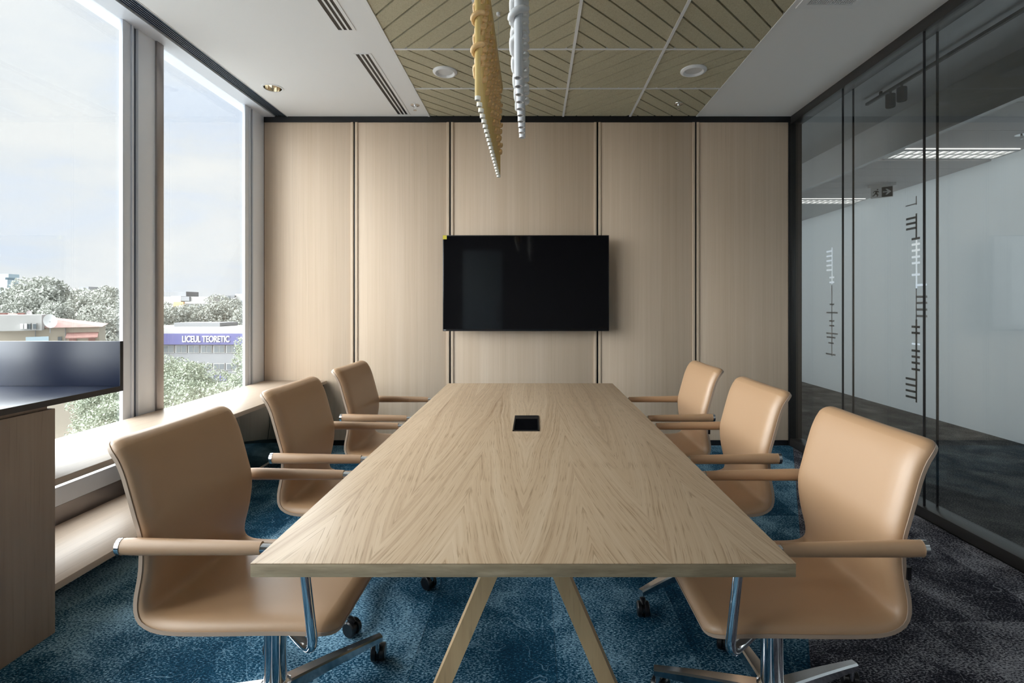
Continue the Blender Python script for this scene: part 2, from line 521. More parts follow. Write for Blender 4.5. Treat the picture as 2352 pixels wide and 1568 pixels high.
MB().box(-2.7, XR + 0.1, Y0, YB + 0.1, H + 0.16, H + 0.22).build('ceiling_deck', M['black'], ceil, smooth=0)
# white head strip over the windows and dark linear grille beside it
MB().box(XL - 0.12, -2.315, Y0, YB, H - 0.004, H + 0.03).build('head_strip', M['alu'], ceil, smooth=0)
gr = MB().box(-2.315, -2.203, Y0, YB, H + 0.03, H + 0.035).build('linear_grille', M['gasket'], ceil, smooth=0)
for i in range(7):
    xx = -2.309 + i * 0.0165
    MB().box(xx, xx + 0.006, Y0, YB, H + 0.005, H + 0.03).build('grille_bar', M['gasket'], gr, smooth=0)
MB().box(-2.205, -2.200, Y0, YB, H - 0.003, H + 0.03).build('edge_bead', M['white_gloss'], ceil, smooth=0)

TW = 0.6
rows = [YB - 0.005 - 0.575 - TW * i for i in range(0, 9)]   # near edge of each row
dirs = {0: '\\\\/\\', 1: '\\\\//', 2: '//\\\\', 3: '\\\\//', 4: '//\\\\'}
SL = 0.152           # groove spacing measured along x
for r, yn in enumerate(rows):
    yf = yn + TW if r else YB - 0.005
    if yn < Y0: yn = Y0
    if yf <= yn: continue
    for c in range(4):
        xa = FX0 + c * TW
        sq = [(xa + 0.006, yn + 0.006), (xa + TW - 0.006, yn + 0.006), (xa + TW - 0.006, yf - 0.006), (xa + 0.006, yf - 0.006)]
        if r not in dirs:
            MB().prism(sq, H + 0.003, H + 0.03).build('acoustic_tile', M['felt'], ceil, smooth=0)
            continue
        tile = MB().prism(sq, H + 0.020, H + 0.032).build('acoustic_tile', M['felt'], ceil, smooth=0)
        d = dirs[r][c]
        a, b = (1, -1) if d == '\\' else (1, 1)
        base = (xa - yf) if d == '\\' else (xa + rows[r])
        gp = 0.0085
        for k in range(-1, 10):
            c0, c1 = base + (k - 0.5) * SL + gp - (0.6 - 0.0 if d == '\\' else 0) + 0.6 * (d == '\\'), None
            lo = base + (k - 0.5) * SL + gp
            hi = base + (k + 0.5) * SL - gp
            pl = clip(clip(sq, a, b, hi), -a, -b, -lo)
            if len(pl) > 2 and area(pl) > 2e-4:
                MB().prism(pl, H + 0.002, H + 0.021).build('slat', M['felt'], tile, smooth=0)
for c in range(1, 4):
    xa = FX0 + c * TW
    MB().box(xa - 0.009, xa + 0.009, Y0, YB - 0.004, H - 0.003, H + 0.012).build('grid_bar', M['white_gloss'], ceil, smooth=0)
for xa in (FX0, FX1):
    MB().box(xa - 0.010, xa + 0.008, Y0, YB - 0.004, H - 0.003, H + 0.016).build('grid_bar', M['white_gloss'], ceil, smooth=0)
for r in range(len(rows)):
    if rows[r] > Y0:
        MB().box(FX0, FX1, rows[r] - 0.007, rows[r] + 0.007, H - 0.0025, H + 0.012).build('grid_bar', M['white_gloss'], ceil, smooth=0)

# ---- panelled wall with the television
wb = struct('wall_back', (0, YB + 0.05, 0), 'light oak panelled wall with black shadow gaps')
MB().box(XL - 0.1, XR + 0.1, YB + 0.004, YB + 0.13, 0, H + 0.03).build('wall_core', M['black'], wb, smooth=0)
edges = [-2.413, (-1.6125, -1.597), (-0.7535, -0.738), (0.566, 0.583), (1.4485, 1.464), 2.286]
spans = [(edges[0], edges[1][0]), (edges[1][1], edges[2][0]), (edges[2][1], edges[3][0]), (edges[3][1], edges[4][0]), (edges[4][1], edges[5])]
for i, (a, b) in enumerate(spans):
    pn = MB().cbox(a, b, YB, YB + 0.015, 0.045, 2.894, 0.0015).build('oak_panel', M['wall_oak'], wb)
    for side, (u0, u1) in enumerate(((a, a + 0.023), (b - 0.023, b))):
        if (i == 0 and side == 0) or (i == 4 and side == 1): continue
        MB().cbox(u0, u1, YB - 0.008, YB + 0.001, 0.045, 2.894, 0.0015).build('edge_strip', M['wall_oak'], pn)
tr1 = MB().box(XL + 0.005, XR + 0.08, YB - 0.006, YB + 0.02, 2.894, H).build('trim_1', M['black'], smooth=0)
tag(tr1, 'black strip along the top of the oak wall', kind='structure')
bb = MB().box(XL + 0.005, XR - 0.03, YB - 0.004, YB + 0.02, 0.0, 0.044).build('baseboard_back', M['black'], smooth=0)
tag(bb, 'low black skirting under the oak wall', kind='structure')

# ---- wall behind the camera
wr = MB().box(XL - 0.1, XR + 0.1, Y0 - 0.1, Y0, 0, H + 0.03).build('wall_rear', M['rear_dark'], smooth=0)
tag(wr, kind='structure')
dr = MB().cbox(-1.40, -0.62, Y0, Y0 + 0.03, 0.0, 2.35, 0.004).build('door_1', M['door_grey'])
tag(dr, kind='structure')
MB().tube([(-0.70, Y0 + 0.07, 0.9), (-0.70, Y0 + 0.07, 1.3)], 0.012, 10).build('door_handle', M['chrome'], dr)

# ---- window wall
wlft = struct('wall_left', (XL, 1.6, 0), 'aluminium window wall with deep panels')
PER = 1.253
MB().box(XL - 0.06, XL + 0.0, Y0, YB, 0.0, 0.23).build('upstand', M['grey_brown'], wlft, smooth=0)
for k in range(4):
    s = -PER * k
    # in-plane cover panel, strips and gasket between the panes
    ye = 4.503
    MB().cbox(XL - 0.045, XL + 0.005, 4.315 + s, min(ye + s, YB + 0.0) if k == 0 else 4.452 + s, 0.2, H + 0.02, 0.003).build('cover_panel', M['alu_panel'], wlft)
    if k:
        MB().cbox(XL - 0.045, XL + 0.016, 4.452 + s, 4.512 + s, 0.2, H + 0.02, 0.003).build('reflection_toned_post', M['grey_brown'], wlft)  # brown of the room's reflection is put into this post's colour
    MB().box(XL - 0.045, XL - 0.012, 4.283 + s, 4.315 + s, 0.2, H + 0.02).build('gasket', M['gasket'], wlft, smooth=0)
    MB().cbox(XL - 0.045, XL + 0.004, 4.268 + s, 4.283 + s, 0.2, H + 0.02, 0.002).build('mullion_rib', M['alu'], wlft)
    wdw = struct(f'window_{k + 1}', (XL - 0.05, 3.7 + s, 0.23), 'tall clear window pane in a pale aluminium frame')
    ya, yb = 3.259 + s, 4.262 + s
    MB().cbox(XL - 0.045, XL, ya, yb, 0.23, 0.327, 0.003).build('bottom_rail', M['alu'], wdw)
    MB().cbox(XL - 0.024, XL - 0.002, yb - 0.055, yb + 0.004, 0.327, H + 0.02, 0.003).build('jamb', M['alu'], wdw)
    MB().cbox(XL - 0.045, XL - 0.028, ya - 0.004, ya + 0.02, 0.327, H + 0.02, 0.003).build('jamb', M['alu'], wdw)
    MB().box(XL - 0.024, XL - 0.014, ya + 0.002, yb - 0.05, 0.31, H + 0.03).build('pane', M['pane'], wdw, smooth=0)
if Y0 < -0.5:
    MB().box(XL - 0.045, XL, Y0, -0.5, 0.2, H + 0.02).build('cover_panel', M['alu_panel'], wlft, smooth=0)

# ---- glass partition
wrt = struct('wall_right', (XR + 0.045, 1.6, 0), 'double glazed partition in black frame')
GX = (XR + 0.008, XR + 0.086)
MB().cbox(XR - 0.012, XR + 0.095, YB - 0.002, YB + 0.014, 0, H, 0.002).build('end_post', M['dark_frame'], wrt)
MB().box(2.287, XR - 0.012, YB - 0.01, YB + 0.014, 0.0, 2.894).build('end_post_edge', M['black'], wrt, smooth=0)
MB().cbox(XR - 0.005, XR + 0.10, Y0, YB, H - 0.068, H + 0.02, 0.002).build('head_channel', M['dark_frame'], wrt)
MB().cbox(XR - 0.015, XR + 0.105, Y0, YB, 0.0, 0.062, 0.003).build('floor_channel', M['dark_frame'], wrt)
joints = [YB, 3.757, 2.975, 2.193, 1.411, 0.629, -0.153, Y0]
for gi, gx in enumerate(GX):
    for a, b in zip(joints[1:], joints[:-1]):
        pn = MB().box(gx, gx + 0.010, a + 0.002, b - 0.002, 0.055, H - 0.06).build('pane', M['pane_in'], wrt, smooth=0)
    for a in joints[1:-1]:
        MB().box(gx - 0.0008, gx + 0.0108, a - 0.0035, a + 0.0035, 0.06, H - 0.066).build('joint_seal', M['black'], wrt, smooth=0)

# ---- corridor behind the glass
CX, CH = 4.43, 2.65
cf = MB().box(XR + 0.106, 9.2, -2.0, 12.0, -0.06, -0.001).build('corridor_floor', M['corr_carpet'], smooth=0)
tag(cf, 'grey streaked carpet of the corridor', kind='structure')
cc_ = struct('ceiling_corridor', (3.3, 4, CH), 'grey corridor ceiling of long narrow tiles')
MB().box(XR + 0.10, 3.25, -2, 12, H + 0.02, H + 0.06).build('plaster_strip', M['corr_ceiling'], cc_, smooth=0)
MB().box(3.25, 3.29, -2, 12, CH, H + 0.03).build('bulkhead', M['corr_ceiling'], cc_, smooth=0)
MB().box(3.242, 3.292, -2, 12, CH - 0.012, CH).build('edge_bead', M['white_gloss'], cc_, smooth=0)
MB().box(3.27, CX + 0.1, -2, 12, CH + 0.015, CH + 0.05).build('tile_backing', M['corr_tile'], cc_, smooth=0)
TROF = [4.50, 6.60]
y = 1.2
while y < 11.5:
    skip = False
    for t in TROF:
        if y < t + 0.28 and y + 0.28 > t + 0.01 and abs(y - t) < 0.27: skip = True
    if 6.9 < y + 0.15 < 7.9: skip = True
    if not skip:
        MB().box(3.291, CX, y + 0.003, y + 0.277, CH, CH + 0.014).build('ceiling_tile', M['corr_tile'], cc_, smooth=0)
    y += 0.28
MB().box(3.25, CX, 6.88, 7.92, CH - 0.004, CH + 0.016).build('white_bulkhead', M['white'], cc_, smooth=0)
MB().box(XR + 0.1, CX + 0.1, 12.0, 12.1, 0, H).build('wall_corridor_end', M['rear_white'], smooth=0)['kind'] = 'structure'
MB().box(XR + 0.1, CX + 0.1, -2.1, -2.0, 0, H).build('wall_corridor_start', M['rear_white'], smooth=0)['kind'] = 'structure'
MB().box(XR + 0.0, XR + 0.1, YB + 0.13, 12.0, 0, H).build('wall_corridor_side', M['rear_white'], smooth=0)['kind'] = 'structure'
fw = struct('wall_corridor', (CX, 4, 0), 'frosted glass wall on the far side of the corridor')
yj = [-2.0, -0.6, 0.8, 2.2, 3.6, 5.0, 6.4, 7.8, 9.2, 10.6, 12.0]
for a, b in zip(yj[:-1], yj[1:]):
    MB().box(CX + 0.001, CX + 0.012, a + 0.0008, b - 0.0008, 0.0, CH + 0.02).build('glass_pane', M['pane_in'], fw, smooth=0)
CUTS = []
# ladder-like stripes cut in the film: vertical stem with short rungs, on the plane x = CX
def stripe(y0, y1, z0, z1, mat):
    if mat == 'stripe_white':
        CUTS.append((y0, y1, z0, z1)); return
    MB().box(CX - 0.003, CX + 0.001, y0, y1, z0, z1).build('film_stripe', M[mat], fw, smooth=0)
def film(pxc, segs):
    """pxc photo column of the stem; segs: (photo rows, half widths px, material)"""
    Y = CX * F / (pxc - VX)
    s = Y / F
    k = CX * F / (pxc - VX) ** 2      # metres along the wall per photo pixel
    for (ya, yb, l, r, mat) in segs:
        stripe(Y - r * k, Y + l * k, EYE - (yb - VY) * s, EYE - (ya - VY) * s, mat)
film(1911, [(568, 652, 1, 1.2, 'stripe_white')] + [(574 + i * 10.8, 578 + i * 10.8, 13, 1, 'stripe_white') for i in range(5)]
     + [(635, 639, 6, 5, 'stripe_white'), (646, 650, 6, 5, 'stripe_white'), (655, 818, 0.8, 0.8, 'stripe_pale')]
     + [(ya, ya + 3.5, l, r, 'stripe_pale') for ya, l, r in ((697, 5, 5), (716, 13, 13), (735, 6, 5), (746, 6, 5), (764, 13, 13), (773, 12, 8), (786, 8, 4), (812, 14, 8))])
film(2105, [(490, 545, 1.6, 1.6, 'stripe_dark'), (450, 470, 1, 1, 'stripe_pale'), (466, 468.5, 25, 1, 'stripe_pale')]
     + [(ya, ya + 5, 24, 1, 'stripe_dark') for ya in (496, 508, 520)] + [(545, 550, 11, 8, 'stripe_dark')]
     + [(551, 662, 1.8, 1.8, 'stripe_white')] + [(ya, ya + 5, 11, 8, 'stripe_white') for ya in (558, 572, 587, 601, 628)]
     + [(652, 657, 2, 23, 'stripe_white'), (662, 735, 1, 1, 'stripe_pale')] + [(ya, ya + 5, 0, 24, 'stripe_pale') for ya in (679, 693, 708, 723)]
     + [(733, 890, 1.8, 1.8, 'stripe_dark')] + [(ya, ya + 5, 11, 8, 'stripe_dark') for ya in (748, 762, 803, 817, 831, 846)] + [(788, 792, 11, 8, 'stripe_white')]
     + [(ya, ya + 5, 25, 1, 'stripe_dark') for ya in (870, 884, 898, 912)] + [(890, 924, 1.6, 1.6, 'stripe_dark')])

# the frosted film itself, with the bright ladder stripes cut out of it
for a, b in zip(yj[:-1], yj[1:]):
    cuts = [c for c in CUTS if c[1] > a and c[0] < b]
    ys = sorted(set([a, b] + [min(max(v, a), b) for c in cuts for v in c[:2]]))
    zs = sorted(set([0.0, CH + 0.02] + [v for c in cuts for v in c[2:]]))
    vs = [(CX, yv, zv) for yv in ys for zv in zs]
    nz_ = len(zs); fs = []
    for i_ in range(len(ys) - 1):
        for j_ in range(nz_ - 1):
            ym, zm = (ys[i_] + ys[i_ + 1]) / 2, (zs[j_] + zs[j_ + 1]) / 2
            if not any(c[0] < ym < c[1] and c[2] < zm < c[3] for c in cuts):
                fs.append((i_ * nz_ + j_, (i_ + 1) * nz_ + j_, (i_ + 1) * nz_ + j_ + 1, i_ * nz_ + j_ + 1))
    MB().add(vs, fs).build('frosted_film', M['frost'], fw, smooth=0, fix=False)

# corridor fittings
def troffer(y, label):
    t = thing('ceiling_light', (3.85, y + 0.13, CH), label, 'ceiling light', 'louvred lights in the corridor')
    x0, x1, y1 = 3.20 + 0.12, 4.38, y + 0.26
    fr = MB()
    for b in ((x0, x1, y, y + 0.022), (x0, x1, y1 - 0.022, y1), (x0, x0 + 0.03, y + 0.022, y1 - 0.022), (x1 - 0.03, x1, y + 0.022, y1 - 0.022)):
        fr.box(b[0], b[1], b[2], b[3], CH - 0.006, CH + 0.006)
    fr.build('frame', M['white_gloss'], t, smooth=0)
    MB().box(x0, x1, y, y1, CH + 0.008, CH + 0.013).build('diffuser', M['troffer'], t, smooth=0)
    for i in range(1, 14):
        xx = x0 + (x1 - x0) * i / 14
        MB().box(xx - 0.008, xx + 0.008, y + 0.02, y1 - 0.02, CH - 0.004, CH + 0.008).build('louvre', M['white_gloss'], t, smooth=0)
    MB().box(x0, x1, y + 0.122, y + 0.138, CH - 0.004, CH + 0.008).build('louvre', M['white_gloss'], t, smooth=0)
troffer(TROF[0], 'louvred corridor light above the taller film stripes')
troffer(TROF[1], 'louvred corridor light next to the hanging exit sign')

ts = thing('track_light', (2.78, 3.7, 2.90), 'black ceiling track with two cylinder spotlights in the corridor', 'track light')
MB().cbox(2.771, 2.793, -0.5, 4.18, 2.918, 2.94, 0.002).build('track', M['dark_frame'], ts)
for yy in (0.5, 4.0): MB().box(2.775, 2.79, yy, yy + 0.02, 2.94, 2.966).build('hanger', M['dark_frame'], ts, smooth=0)
for yy in (3.90, 3.78):
    sp = MB().lathe([(0.0, 2.895), (0.033, 2.895), (0.034, 2.89), (0.034, 2.80), (0.030, 2.795), (0.028, 2.81), (0.0, 2.81)], (2.782, yy, 0), 20).build('spotlight', M['dark_frame'], ts)
    MB().tube([(2.782, yy, 2.895), (2.782, yy, 2.925)], 0.008, 8).build('neck', M['dark_frame'], sp)

ex = thing('exit_sign', (4.02, 5.85, CH - 0.15), 'small exit sign with running figure and arrow hung from corridor ceiling', 'sign')
pA = Vector((3.93, 5.83, 0)); dv = Vector((0.80, -0.60, 0)).normalized(); nv = Vector((-dv.y, dv.x, 0))
def sgn(u0, u1, z0, z1, n0, n1, name, mat):
    vs = []
    for n_ in (n0, n1):
        for (u, z) in ((u0, z0), (u1, z0), (u1, z1), (u0, z1)):
            q = pA + dv * u + nv * n_; vs.append((q.x, q.y, z))
    MB().add(vs, [(0, 1, 2, 3), (7, 6, 5, 4), (0, 4, 5, 1), (1, 5, 6, 2), (2, 6, 7, 3), (3, 7, 4, 0)]).build(name, M[mat], ex, smooth=0)
sgn(0.0, 0.21, CH - 0.155, CH - 0.035, -0.012, 0.012, 'sign_plate', 'white_gloss')
sgn(-0.03, 0.24, CH - 0.035, CH - 0.0, -0.03, 0.03, 'mount', 'white_gloss')
sgn(0.105, 0.205, CH - 0.150, CH - 0.040, -0.0145, -0.012, 'arrow_field', 'exit_dark')
def sgpoly(pts, n0, name, mat):
    mbp = MB(); k = len(pts); vs = []
    for n_ in (n0, n0 + 0.002):
        for u, z in pts:
            q = pA + dv * u + nv * n_; vs.append((q.x, q.y, CH + z))
    mbp.add(vs, [tuple(range(k)), tuple(range(k, 2 * k))[::-1]] + [(i, (i + 1) % k, k + (i + 1) % k, k + i) for i in range(k)])
    mbp.build(name, M[mat], ex, smooth=0)
sgpoly([(0.115, -0.10), (0.16, -0.10), (0.14, -0.128), (0.156, -0.128), (0.195, -0.095), (0.156, -0.062), (0.14, -0.062), (0.16, -0.09), (0.115, -0.09)], -0.0165, 'arrow', 'white_gloss')
sgpoly([(0.055, -0.055), (0.068, -0.05), (0.073, -0.06), (0.062, -0.067)], -0.014, 'figure', 'exit_dark')
sgpoly([(0.03, -0.075), (0.05, -0.07), (0.068, -0.073), (0.082, -0.09), (0.076, -0.094), (0.066, -0.084), (0.060, -0.103), (0.074, -0.118), (0.064, -0.142), (0.056, -0.139), (0.060, -0.121), (0.045, -0.112), (0.030, -0.132), (0.014, -0.132), (0.014, -0.125), (0.026, -0.122), (0.040, -0.10), (0.044, -0.083), (0.034, -0.082), (0.026, -0.095), (0.020, -0.092)], -0.014, 'figure', 'exit_dark')

# ================================================================== window ledge, counter
ul = thing('window_ledge', (-2.13, 3.2, 0.55), 'pale oak ledge board running along the windows', 'shelf')
MB().cbox(XL + 0.018, -1.845, 1.925, YB - 0.017, 0.554, 0.582, 0.002).build('board', M['sill_oak'], ul)
for yy in (2.98, 4.30):
    MB().box(XL + 0.018, XL + 0.03, yy, yy + 0.12, 0.47, 0.554).build('bracket', M['alu'], ul, smooth=0)
ll = thing('low_shelf', (-2.13, 3.2, 0.0), 'low oak shelf board under the window ledge near the floor', 'shelf')
MB().cbox(XL + 0.018, -1.90, 1.925, YB - 0.017, 0.115, 0.145, 0.002).build('board', M['sill_oak'], ll)
MB().box(XL + 0.018, XL + 0.06, 1.93, YB - 0.02, 0.0, 0.115).build('plinth', M['grey_brown'], ll, smooth=0)
sc = thing('cabinet', (-2.1, 3.7, 0.146), 'glossy smoked cabinet front between window ledge and low shelf', 'cabinet')
MB().cbox(-2.38, -1.885, 2.95, YB - 0.018, 0.1465, 0.553, 0.002).build('body', M['black'], sc)
for a, b in ((2.95, 3.70), (3.704, YB - 0.018)):
    MB().cbox(-1.8845, -1.872, a, b, 0.1465, 0.553, 0.001).build('door', M['smoked'], sc)

ct = thing('counter', (-2.1, 1.5, 0.0), 'standing counter with brown wood body and glossy navy top', 'counter')
MB().cbox(XL + 0.018, -1.83, 0.85, 1.917, 0.0, 0.858, 0.002).build('body', M['walnut'], ct)
MB().box(XL + 0.02, -1.845, 0.86, 1.90, 0.858, 0.872).build('top_rail', M['walnut'], ct, smooth=0)
MB().cbox(XL + 0.018, -1.828, 0.85, 2.23, 0.872, 0.895, 0.0012).build('top', M['navy'], ct)
MB().cbox(XL + 0.018, -1.828, 2.213, 2.23, 0.8952, 1.093, 0.0012).build('back_screen', M['navy'], ct)
MB().box(-1.8282, -1.8262, 0.85, 2.23, 0.872, 0.895).box(-1.8282, -1.8262, 2.213, 2.23, 0.895, 1.093).build('edge_band', M['black'], ct, smooth=0)

# ================================================================== television
TY = 4.35
tv = thing('television', (-0.066, TY, 1.03), 'large flat black television mounted on the oak wall', 'television')
tx0, tx1, tz0, tz1 = -0.787, 0.658, 1.030, 1.863
MB().cbox(tx0, tx1, TY, TY + 0.022, tz0, tz1, 0.003).build('bezel', M['plastic'], tv)
MB().box(tx0 + 0.008, tx1 - 0.008, TY - 0.0012, TY + 0.001, tz0 + 0.018, tz1 - 0.008).build('screen', M['screen'], tv, smooth=0)
MB().cbox(tx0 + 0.18, tx1 - 0.18, TY + 0.022, TY + 0.055, tz0 + 0.05, tz0 + 0.50, 0.01).build('rear_housing', M['plastic'], tv)
MB().box(-0.35, 0.22, TY + 0.055, YB - 0.0005, 1.22, 1.50).build('wall_mount', M['black'], tv, smooth=0)
MB().box(tx0 + 0.001, tx0 + 0.035, TY - 0.0022, TY - 0.0012, tz1 - 0.036, tz1 - 0.002).build('sticker', M['yellow'], tv, smooth=0)
MB().box(tx0 + 0.007, tx0 + 0.028, TY - 0.002, TY, tz0 + 0.008, tz0 + 0.0115).build('logo', M['alu'], tv, smooth=0)

# ================================================================== conference table
tx = (-0.561, 0.521, 0.992, 3.295)
tb = thing('conference_table', (-0.02, 2.14, 0.0), 'long oak conference table with slanted wooden legs', 'table')
TT, TB_ = 0.740, 0.712
MB().cbox(tx[0], tx[1], tx[2], tx[3], TT - 0.002, TT, 0.0008).build('top_veneer', M['veneer'], tb)
MB().cbox(tx[0], tx[1], tx[2], tx[3], TB_, TT - 0.0021, 0.0012).build('tabletop', M['edge_oak'], tb)
def bar(p0, p1, w, d):
    """square bar from p0 to p1, cut level at both ends; w along x, d along y"""
    vs = []
    for (x_, y_, z_) in (p0, p1):
        vs += [(x_ - w / 2, y_ - d / 2, z_), (x_ + w / 2, y_ - d / 2, z_), (x_ + w / 2, y_ + d / 2, z_), (x_ - w / 2, y_ + d / 2, z_)]
    return MB().add(vs, [(0, 3, 2, 1), (4, 5, 6, 7), (0, 1, 5, 4), (1, 2, 6, 5), (2, 3, 7, 6), (3, 0, 4, 7)])
for yy in (1.36, 2.93):
    for sgn_ in (-1, 1):
        bar((-0.022 + sgn_ * 0.322, yy, 0.0), (-0.022 + sgn_ * 0.035, yy, 0.670), 0.045, 0.052).build('leg', M['leg_oak'], tb)
    MB().cbox(-0.10, 0.056, yy - 0.04, yy + 0.04, 0.670, TB_ - 0.001, 0.002).build('leg_bracket', M['black'], tb)
MB().cbox(-0.052, 0.008, 1.40, 2.89, 0.655, TB_ - 0.001, 0.002).build('beam', M['leg_oak'], tb)
pm = MB()
px0, px1, py0, py1 = -0.085, 0.025, 2.036, 2.318
for b in ((px0, px1, py0, py0 + 0.008), (px0, px1, py1 - 0.008, py1), (px0, px0 + 0.006, py0, py1), (px1 - 0.006, px1, py0, py1)):
    pm.box(b[0], b[1], b[2], b[3], TT - 0.001, TT + 0.003)
pmo = pm.build('power_module', M['black'], tb, smooth=0)
MB().box(px0 + 0.006, px1 - 0.006, py0 + 0.008, py1 - 0.07, TT - 0.001, TT + 0.0012).build('lid', M['screen'], pmo, smooth=0)
MB().box(px0 + 0.006, px1 - 0.006, py1 - 0.066, py1 - 0.008, TT - 0.001, TT + 0.002).build('brush_strip', M['plastic'], pmo, smooth=0)

# ================================================================== chairs
def make_chair():
    """local frame: +x the way the sitter faces, origin on the floor under the column"""
    root = thing('conference_chair', (0, 0, 0), 'tan leather conference chair', 'chair', 'chairs around the conference table')
    prof = [(-0.324, 0.893), (-0.304, 0.879), (-0.286, 0.855), (-0.270, 0.818), (-0.256, 0.770), (-0.241, 0.715), (-0.226, 0.651), (-0.231, 0.573), (-0.246, 0.497),
            (-0.241, 0.450), (-0.214, 0.424), (-0.158, 0.411), (-0.027, 0.410), (0.130, 0.412), (0.225, 0.409), (0.272, 0.396)]
    P = catmull(prof, 5)
    K = len(P)
    # arc length
    S = [0.0]
    for i in range(1, K): S.append(S[-1] + float(np.linalg.norm(P[i] - P[i - 1])))
    L = S[-1]
    Nn = []
    for i in range(K):
        t = P[min(i + 1, K - 1)] - P[max(i - 1, 0)]
        t = t / np.linalg.norm(t)
        Nn.append(np.array((-t[1], t[0])) if True else None)
    # normal should point to the sitter side (up for the seat, forward for the back)
    Nn = [n if (n[1] > 0 or n[0] > 0) and not (n[1] < -0.3) else n for n in Nn]
    if Nn[K // 2 + 6][1] < 0: Nn = [-n for n in Nn]
    def halfw(s, W, r_top, r_front):
        w = W
        if s < r_top: w = W - r_top + math.sqrt(max(0, r_top ** 2 - (r_top - s) ** 2))
        if L - s < r_front: w = W - r_front + math.sqrt(max(0, r_front ** 2 - (r_front - (L - s)) ** 2))
        # slight waist at the lumbar
        return w - 0.012 * math.exp(-((s - 0.42) / 0.12) ** 2)
    def slab(W, rt, rf, th, base, puff, inset, crown=0.0, Mn=16):
        # denser stations at both ends for clean corners
        ss = sorted(set([round(v, 5) for v in list(np.linspace(inset, L - inset, 56)) + [inset + rt * (1 - math.cos(a)) for a in np.linspace(0.05, 1.4, 7)] + [L - inset - rf * (1 - math.cos(a)) for a in np.linspace(0.05, 1.4, 7)]]))
        top, bot = [], []
        for s in ss:
            i = max(1, min(K - 1, int(np.searchsorted(S, s))))
            f = (s - S[i - 1]) / (S[i] - S[i - 1])
            p = P[i - 1] * (1 - f) + P[i] * f
            n = Nn[i - 1] * (1 - f) + Nn[i] * f
            n = n / np.linalg.norm(n)
            w = max(0.012, halfw(s, W, rt, rf) - inset)
            ends = min(s - inset, L - inset - s)
            pe = min(1.0, max(0.0, ends / 0.03)) ** 0.5 if puff else 1.0
            rt_, rb_ = [], []
            for j in range(Mn + 1):
                a = -1 + 2 * j / Mn
                y = w * math.sin(a * PI / 2) if True else w * a
                e_ = 1 - abs(y) / w
                pf = (1.0 if not puff else min(1.0, max(0.0, e_ * w / 0.028)) ** 0.45) * pe
                dish = crown * (1 - (y / w) ** 2)
                q = p + n * (base + (th * (0.12 + 0.88 * pf) if puff else th)) - n * dish
                rt_.append((q[0], y, q[1]))
                q2 = p + n * base
                rb_.append((q2[0], y, q2[1]))
            top.append(rt_); bot.append(rb_[::-1])
        rows_ = [t + b for t, b in zip(top, bot)]
        mb_ = MB().grid(rows_, closed=True)
        n_ = len(rows_[0])
        mb_.f.append(tuple(range(n_))); mb_.mi.append(0)
        mb_.f.append(tuple(len(mb_.v) - n_ + j for j in range(n_))); mb_.mi.append(0)
        return mb_
    slab(0.243, 0.042, 0.060, 0.010, 0.0, False, 0.0).build('shell', M['ply'], root, local=True, smooth=50)
    slab(0.243, 0.042, 0.060, 0.026, 0.0102, True, 0.0025, 0.004).build('cushion', M['leather'], root, local=True, smooth=60)
    # arms
    for sd in (-1, 1):
        ya = sd * 0.270
        pts = [(-0.240 + 0.345 * i / 10, ya, 0.652 - 0.004 * i / 10) for i in range(11)]
        rr = [0.0215 - 0.0045 * i / 10 for i in range(11)]
        rr[0] *= 0.93; rr[-1] *= 0.95
        sl = MB().tube(pts, [0.8 * r for r in rr], 16, ry=rr).build('armrest', M['leather'], root, local=True, smooth=50)
        MB().tube([(-0.2525, ya, 0.652), (-0.251, ya, 0.652), (-0.240, ya, 0.652)], [0.0145, 0.0168, 0.0175], 16, ry=[0.018, 0.0205, 0.0212]).tube([(-0.248, ya, 0.652), (-0.236, sd * 0.238, 0.652)], 0.008, 10).build('end_cap', M['chrome'], sl, local=True)
        path = fillet([(0.10, ya, 0.648), (0.205, ya, 0.645), (0.235, ya, 0.386), (0.03, sd * 0.10, 0.397)], 0.045, 8)
        MB().tube(path, 0.0125, 12).build('arm_frame', M['chrome'], root, local=True)
    # mechanism and column
    MB().cbox(-0.10, 0.10, -0.11, 0.11, 0.372, 0.409, 0.008).build('seat_mechanism', M['plastic'], root, local=True)
    MB().lathe([(0.024, 0.375), (0.024, 0.30), (0.031, 0.298), (0.032, 0.11), (0.036, 0.105), (0.036, 0.075), (0.0, 0.075)], n=28).build('column', M['chrome'], root, local=True)
    # label tag on the sitter's left edge of the shell
    MB().box(-0.2395, -0.229, 0.2150, 0.2386, 0.556, 0.588).build('fabric_tag', M['plastic'], root, local=True, smooth=0)
    # star base
    base = MB().lathe([(0.0, 0.066), (0.048, 0.066), (0.052, 0.085), (0.046, 0.110), (0.034, 0.118), (0.0, 0.118)], n=24).build('star_base', M['polished'], root, local=True)
    for k in range(5):
        a = 2 * PI * k / 5
        R = Matrix.Rotation(a, 4, 'Z')
        rows_ = []
        for i in range(11):
            t = i / 10
            r = 0.03 + 0.315 * t
            w = 0.024 - 0.010 * t
            zt = 0.112 - 0.004 * t - 0.010 * t * t
            th = 0.040 - 0.020 * t
            sec = [(-w, zt - th), (-w, zt - 0.005), (-w + 0.005, zt), (w - 0.005, zt), (w, zt - 0.005), (w, zt - th)]
            rows_.append([tuple(R @ Vector((r, u, z))) for u, z in sec])
        lm = MB().grid(rows_, closed=True)
        lm.f.append((5, 4, 3, 2, 1, 0)); lm.mi.append(0)
        lm.f.append(tuple(60 + j for j in range(6))); lm.mi.append(0)
        lm.build('base_leg', M['polished'], base, local=True, smooth=40)
        cp = R @ Vector((0.333, 0, 0))
        ca_ = a + 0.9 + 1.7 * k
        D = Vector((math.cos(ca_), math.sin(ca_), 0)); W_ = Vector((-D.y, D.x, 0))
        cm = MB()
